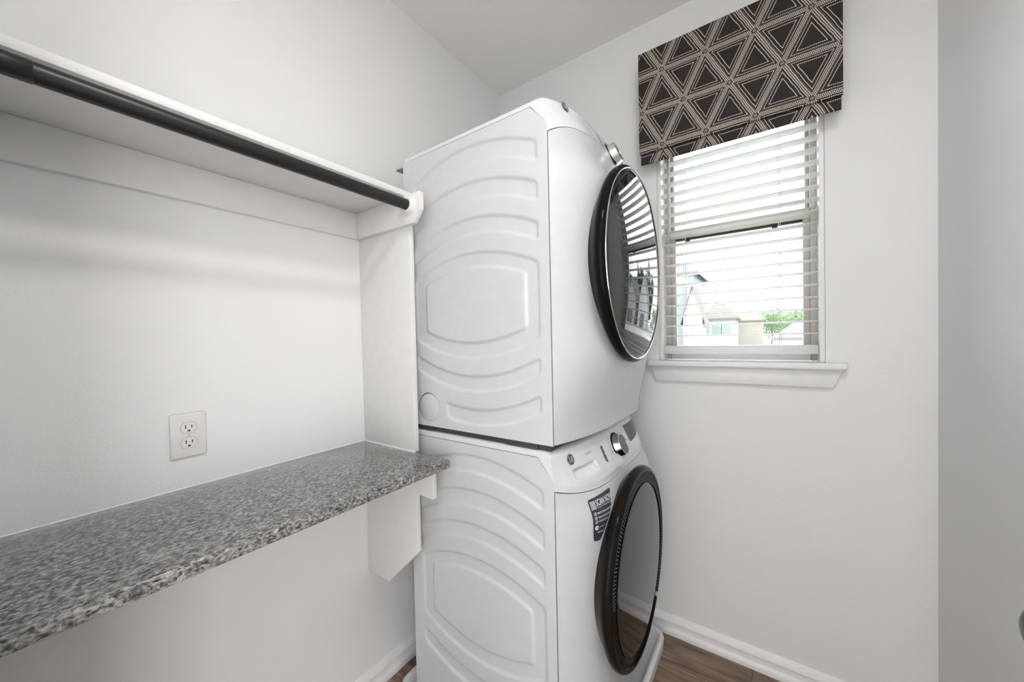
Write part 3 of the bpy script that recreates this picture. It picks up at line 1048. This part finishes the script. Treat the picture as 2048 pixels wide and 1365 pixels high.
place('sticker_emblem_letters', sy0 - 0.0435, sh0 - 0.0217, M['sticker'], [(v[0] + 0.2 * v[1], v[1]) for v in tv], tf, off=0.0016, parent=stick)

dryer = thing('clothes_dryer', (0.475, MYC, ZD - 0.017), 'white front-loading dryer stacked on top of the washer', 'dryer')
machine('dryer', ZD, dryer)
B().box(MB + 0.012, 0.742, MY0 + 0.012, MY1 - 0.012, ZW + MH + 0.0008, ZD + 0.004).build('stacking_base', M['gap_dark'], dryer)
for fx0, fx1 in ((0.235, 0.300), (0.60, 0.705)):
    B().box(fx0, fx1, MY0 + 0.005, MY0 + 0.03, ZW + MH + 0.0005, ZD).build('stacking_foot', M['gap_dark'], dryer, bevel=0.003)
# knock-out plate low on the side, and the hood that sticks out at the back
n = 40
ko = B().lathe([(MY0 - 0.0002, 0.0475), (MY0 - 0.0004, 0.0475)], 'y', (0.294, ZD + 0.065), 48).build('vent_hole', M['gap_dark'], dryer)
B().lathe([(MY0 - 0.0004, 0.0455), (MY0 - 0.0026, 0.0455), (MY0 - 0.0032, 0.0445)], 'y', (0.2965, ZD + 0.0640), 48).build('vent_plate', M['enamel'], ko, smooth=True, auto=40)
B().prism([(MB + 0.003, ZD + 0.906), (MB - 0.059, ZD + 0.910), (MB - 0.059, ZD + 0.905), (MB + 0.003, ZD + 0.876)], 'y', MY0 + 0.02, MY1 - 0.02).build('rear_hood', M['silver_face'], dryer)

# ------------------------------------------------------------------ roman shade
shd = thing('roman_shade', (1.09, W - 0.045, 2.3), 'black roman shade with beige beaded triangle print above the window', 'shade')
sx0, sx1 = 0.776, 1.409
ztop, zbot, zf = 2.512, 2.0895, 2.048
P = []
for i in range(33):
    x = sx0 + (sx1 - sx0) * i / 32
    rowp = [(x, W - 0.001, ztop - 0.001), (x, W - 0.082, ztop), (x, W - 0.089, ztop - 0.004)]
    for q in range(15):
        z = ztop - 0.010 - (ztop - 0.010 - zbot - 0.004) * q / 14
        rowp.append((x, W - 0.090 + 0.0012 * math.sin(5 * x + 9 * z), z))
    rowp += [(x, W - 0.088, zbot), (x, W - 0.080, zbot - 0.0005), (x, W - 0.078, zbot + 0.004), (x, W - 0.079, zbot + 0.05)]
    P.append(rowp)
B().grid(P).build('front_panel', M['fabric'], shd, smooth=True)
P = []
for i in range(33):
    x = sx0 + 0.003 + (sx1 - sx0 - 0.006) * i / 32
    P.append([(x, W - 0.0765, zbot + 0.045), (x, W - 0.0765 + 0.001 * math.sin(8 * x), 2.07), (x, W - 0.0765, zf + 0.003), (x, W - 0.073, zf), (x, W - 0.066, zf + 0.001), (x, W - 0.065, zf + 0.06)])
B().grid(P).build('lower_fold', M['fabric'], shd, smooth=True)
for xa in (sx0, sx1 - 0.004):
    B().box(xa, xa + 0.004, W - 0.082, W - 0.0005, zbot + 0.02, ztop - 0.004).build('side_return', M['fabric'], shd)
B().box(sx0 + 0.006, sx1 - 0.006, W - 0.074, W - 0.0006, ztop - 0.024, ztop - 0.005).build('head_board', M['board'], shd)

# ------------------------------------------------------------------ window blind
bl = thing('window_blind', (1.097, W + 0.036, 1.25), 'white horizontal slat blind hanging open in the window', 'blind')
bx0, bx1 = wl + 0.0175, wr - 0.0175
yc_ = W + 0.040
mesh_slat = None
for k in range(23):
    z = 1.312 + 0.0443 * k
    if mesh_slat is None:
        P = []
        for x in (bx0, bx1):
            topl = [(x, -0.0248 + 0.0496 * q / 6, 0.0022 * (1 - (2 * q / 6 - 1) ** 2) + 0.0014) for q in range(7)]
            botl = [(x, -0.0248 + 0.0496 * q / 6, 0.0022 * (1 - (2 * q / 6 - 1) ** 2) - 0.0014) for q in range(6, -1, -1)]
            P.append(topl + botl)
        n = len(P[0])
        bb = B().add(P[0] + P[1], [(q, (q + 1) % n, n + (q + 1) % n, n + q) for q in range(n)] + [tuple(range(n))[::-1], tuple(range(n, 2 * n))])
        o = bb.build('slat', M['slat'], bl, smooth=True, auto=40)
        mesh_slat = o
    else:
        o = mesh_slat.copy()
        COL.objects.link(o)
    o.location = (0, yc_, z)
    o.rotation_euler = (math.radians(-2.0), 0, 0)
B().box(bx0, bx1, yc_ - 0.027, yc_ + 0.027, 1.236, 1.270).build('bottom_rail', M['slat'], bl, bevel=0.004)
B().box(bx0, bx1, yc_ - 0.028, yc_ + 0.028, wtop - 0.05, wtop - 0.002).build('head_rail', M['slat'], bl, bevel=0.003)
for xk in (0.921, 1.243):
    for dy in (-0.0262, 0.0262):
        B().tube([(xk, yc_ + dy, 1.268), (xk, yc_ + dy, wtop - 0.05)], 0.0007, 6).build('ladder_cord', M['cord'], bl)
    B().tube([(xk + 0.006, yc_, 1.268), (xk + 0.006, yc_, wtop - 0.05)], 0.0008, 6).build('lift_cord', M['cord'], bl)
    B().lathe([(1.230, 0.007), (1.2325, 0.008), (1.2362, 0.008)], 'z', (xk, yc_ - 0.015), 16).build('cord_plug', M['slat'], bl)
B().tube([(0.867, yc_ - 0.0335, 1.735), (0.867, yc_ - 0.0335, wtop - 0.03)], 0.0042, 8).build('tilt_wand', M['wand'], bl, smooth=True)

# ------------------------------------------------------------------ ceiling fixture (above the camera, outside the picture)
cl = thing('ceiling_light', (1.40, 0.27, H), 'round white flush ceiling light near the doorway', 'ceiling light')
B().lathe([(H - 0.0005, 0.165), (H - 0.02, 0.165), (H - 0.03, 0.158)], 'z', (1.40, 0.27), 48).build('lamp_base', M['trim'], cl, smooth=True)
B().lathe([(H - 0.030, 0.150), (H - 0.050, 0.140), (H - 0.062, 0.110), (H - 0.068, 0.060), (H - 0.070, 0.002)], 'z', (1.40, 0.27), 48, cap=False).build('lamp_diffuser', M['lamp'], cl, smooth=True)
ld = bpy.data.lights.new('lamp_glow', 'AREA')
ld.shape = 'DISK'
ld.size = 0.30
ld.energy = CEIL_POWER
ld.color = (1, 0.985, 0.965)
lo = bpy.data.objects.new('lamp_glow', ld)
lo.location = (1.40, 0.27, H - 0.075)
COL.objects.link(lo)
lo.parent = cl
lo.matrix_parent_inverse = Matrix.Translation(-Vector(cl.location))

# ------------------------------------------------------------------ outside
GZ = -0.45
tag(B().box(-90, 120, W + WT + 0.3, 160, GZ - 0.2, GZ).build('ground', M['grass']), 'pale concrete drive outside the window', 'ground', kind='structure')


def house(name, label, x0, x1, y0, y1, eave, ridge, along, wallm, roofm, wins, group=None, hip=0.0, over=0.4, doors=()):
    t = thing(name, ((x0 + x1) / 2, (y0 + y1) / 2, GZ), label, 'house')
    b = B()
    b.box(x0, x1, y0, y1, GZ, eave)
    b.build('wall', M[wallm], t)
    b = B()
    e, T = over, 0.18
    drop = (ridge - eave) * e / ((x1 - x0) / 2 if along == 'y' else (y1 - y0) / 2)
    if along == 'y':      # ridge runs away from us, gable faces the window
        xm = (x0 + x1) / 2
        B().prism([(x0, eave - 0.01), (x1, eave - 0.01), (xm, ridge - 0.02)], 'y', y0, y1).build('gable', M[wallm], t)
        for s in (-1, 1):
            xe = xm + s * ((x1 - x0) / 2 + e)
            b.prism([(xm, ridge), (xe, eave - drop), (xe, eave - drop + T), (xm, ridge + T)], 'y', y0 - e, y1 + e)
    else:
        ym = (y0 + y1) / 2
        lo_ = [(x0 - e, y0 - e), (x1 + e, y0 - e), (x1 + e, y1 + e), (x0 - e, y1 + e)]
        zl_ = eave - drop
        rr = [(x0 - e + hip, ym, ridge), (x1 + e - hip, ym, ridge)]
        vv = [(x, y, zl_) for x, y in lo_] + rr + [(x, y, zl_ + T) for x, y in lo_] + [(a, c, d + T) for a, c, d in rr]
        ff = [(0, 4, 5, 1), (2, 5, 4, 3), (1, 5, 2), (3, 4, 0), (6, 7, 11, 10), (8, 9, 10, 11), (7, 8, 11), (9, 6, 10), (0, 1, 7, 6), (1, 2, 8, 7), (2, 3, 9, 8), (3, 0, 6, 9)]
        b.add(vv, ff)
    b.build('roof', M[roofm], t)
    for wx, wz, ww, wh in wins:
        w_ = B().box(wx - ww / 2 - 0.1, wx + ww / 2 + 0.1, y0 - 0.06, y0 + 0.05, wz - 0.1, wz + wh + 0.1).build('window', M['house_trim'], t)
        B().box(wx - ww / 2, wx + ww / 2, y0 - 0.09, y0 - 0.05, wz, wz + wh).build('pane', M['house_pane'], w_)
    for wx, ww, wh in doors:
        B().box(wx - ww / 2, wx + ww / 2, y0 - 0.08, y0 + 0.05, GZ + 0.02, GZ + wh).build('garage_door', M['garage'], t)
    return t


def sc(x, z, k):
    return (CX + (x - CX) * k, CZ + (z - CZ) * k)


# two-storey blue-grey house with a white gabled wing, left in the window
k = 1.6
x_r, z_e = sc(-2.43, 5.17, k)
house('suburban_house', 'blue-grey two-storey house partly hidden at the left of the window', x_r - 9, x_r, 41.6, 50, z_e, z_e + 2.6, 'x', 'house_blue', 'grey_roof',
      [(x_r - 1.0, z_e - 1.35, 0.9, 1.0), (x_r - 3.4, z_e - 1.35, 0.9, 1.0)], hip=4.0, over=0.45)
xa, za = sc(-3.3, 2.35, k)
xb, _ = sc(-1.72, 2.35, k)
xm, zm_ = sc(-2.2, 4.03, k)
house('suburban_house', 'white gabled wing with grey-brown roof in front of the blue-grey house', 2 * xm - xb, xb, 38.4, 41.0, za, zm_, 'y', 'house_white', 'brown_roof', [(xm, za - 1.6, 0.55, 1.2)], over=0.25)
# cream house with a hipped roof and a row of three windows
k = 1.8
x0, z0 = sc(-2.55, 2.42, k)
x1, z1 = sc(-0.52, 3.6, k)
house('suburban_house', 'white house with hipped roof and three windows in a row', x0, x1, 54, 59, z0, z1 + 0.1, 'x', 'house_white', 'brown_roof',
      [(sc(q, 0, k)[0], sc(0, 1.28, k)[1], 0.95, 1.35) for q in (-2.3, -1.65, -1.05)], hip=2.0, over=0.3)
k = 2.0
x0, z0 = sc(-0.62, 2.15, k)
x1, z1 = sc(0.95, 2.72, k)
house('suburban_house', 'cream low wing with pale roof beside the three-window house', x0, x1, 60, 64.5, z0, z1, 'x', 'house_cream', 'brown_roof', [], hip=1.4, over=0.3)
x0, z0 = sc(1.55, 0.75, 1.3)
x1, z1 = sc(3.3, 1.65, 1.3)
house('suburban_house', 'small grey-roofed house low at the right of the window', x0, x1 + 1.5, 39, 45, z0 + 0.2, z1 + 0.2, 'x', 'house_white', 'grey_roof', [], hip=1.5, over=0.2)
# houses further along the street, seen in the dryer door
street = [(9.0, 'y', 'house_white', 'brown_roof', 'steep gabled white house mirrored first from the left in the dryer door', 5.2, 8.4),
          (16.0, 'y', 'house_cream', 'grey_roof', 'steep gabled cream house mirrored in the middle of the dryer door', 5.0, 8.0),
          (23.5, 'y', 'house_white', 'grey_roof', 'steep gabled white house with grey roof mirrored in the dryer door', 5.4, 8.8),
          (32.0, 'y', 'house_cream', 'brown_roof', 'steep gabled cream house with brown roof far along the street', 5.2, 8.5)]
for xk, al, wm, rm, lb_, ev, rg in street:
    house('suburban_house', lb_, xk, xk + 5.2, 38, 47, ev - 1.6, rg - 1.6, al, wm, rm, [(xk + 1.5, 1.6, 0.9, 1.3), (xk + 3.7, 1.6, 0.9, 1.3), (xk + 2.6, 4.2, 0.8, 1.1)], over=0.35, doors=[(xk + 2.6, 2.4, 2.0)])


def tree(name, label, x, y, ht, wd, mat, conifer=False, seed=1, group=None, nleaf=900, leaf=0.030):
    rg = random.Random(seed)
    t = thing(name, (x, y, GZ), label, 'tree', group)
    B().tube([(x, y, GZ), (x + 0.1, y, GZ + ht * 0.3), (x, y, GZ + ht * 0.75)], 0.03 * ht * 0.5, 8).build('trunk', M['bark'], t)
    bb = B()
    blobs = [(x + rg.uniform(-.5, .5) * wd, y + rg.uniform(-.5, .5) * wd, GZ + ht * rg.uniform(.42, .88), rg.uniform(.26, .42) * wd) for _ in range(9)]
    for q in range(nleaf):
        if conifer:
            hh = rg.random() ** 1.4
            rad = wd * 0.5 * (1 - hh) * (0.75 + 0.35 * math.sin(hh * 40)) * math.sqrt(rg.uniform(.25, 1))
            a = rg.uniform(0, 6.283)
            c = Vector((x + rad * math.cos(a), y + rad * math.sin(a), GZ + ht * (0.1 + 0.9 * hh)))
            s = 0.035 * ht * (1.15 - 0.7 * hh)
        else:
            bx_, by_, bz_, br_ = rg.choice(blobs)
            d = Vector((rg.gauss(0, 1), rg.gauss(0, 1), rg.gauss(0, 1))).normalized() * br_ * rg.uniform(.6, 1.05)
            c = Vector((bx_, by_, bz_)) + d
            s = leaf * wd
        u = Vector((rg.gauss(0, 1), rg.gauss(0, 1), rg.gauss(0, .6))).normalized()
        w_ = u.orthogonal().normalized()
        bb.add([c - s * u, c + 0.6 * s * w_, c + s * u, c - 0.6 * s * w_], [(0, 1, 2, 3)])
    o = bb.build('crown', M[mat], t)
    o['kind'] = 'stuff'
    return t


for q, (xk, yk, top, wk, lb_) in enumerate([(1.45, 72, 3.05, 2.6, 'rounded green tree right of the cream wing'), (2.75, 82, 3.30, 3.0, 'broad green tree at the right end of the window'),
                                            (3.85, 62, 2.75, 2.6, 'lower green tree behind the small grey-roofed house')]):
    kk = yk / 45
    tree('leafy_tree', lb_, sc(xk, 0, kk)[0], yk, sc(0, top, kk)[1] - GZ, wk * kk, 'leaf', seed=3 + q, nleaf=3600)
for q, (xk, yk, hk, lb_) in enumerate([(15.0, 76, 18, 'tallest dark conifer, rising over the first gabled house in the dryer door'), (29.5, 76, 17, 'dark conifer between the cream and grey-roofed houses in the dryer door'),
                                       (43.0, 76, 18, 'dark conifer beside the last brown-roofed house along the street')]):
    tree('conifer_tree', lb_, xk, yk, hk, hk * 0.5, 'conifer', True, 20 + q, None, 2600)
for q, (xk, yk, hk, wk, lb_) in enumerate([(9.5, 52, 9.5, 6.0, 'broad dark tree behind the first gabled house in the dryer door'), (19.0, 63, 12.5, 7.5, 'broad dark tree behind the cream gabled house in the dryer door'),
                                           (27.0, 57, 10.0, 6.4, 'broad dark tree behind the grey-roofed gabled house in the dryer door'), (37.5, 62, 12.0, 7.5, 'broad dark tree at the far end of the street')]):
    tree('leafy_tree', lb_, xk, yk, hk, wk, 'conifer', False, 40 + q, None, 4200, 0.05)

bpy.context.view_layer.update()
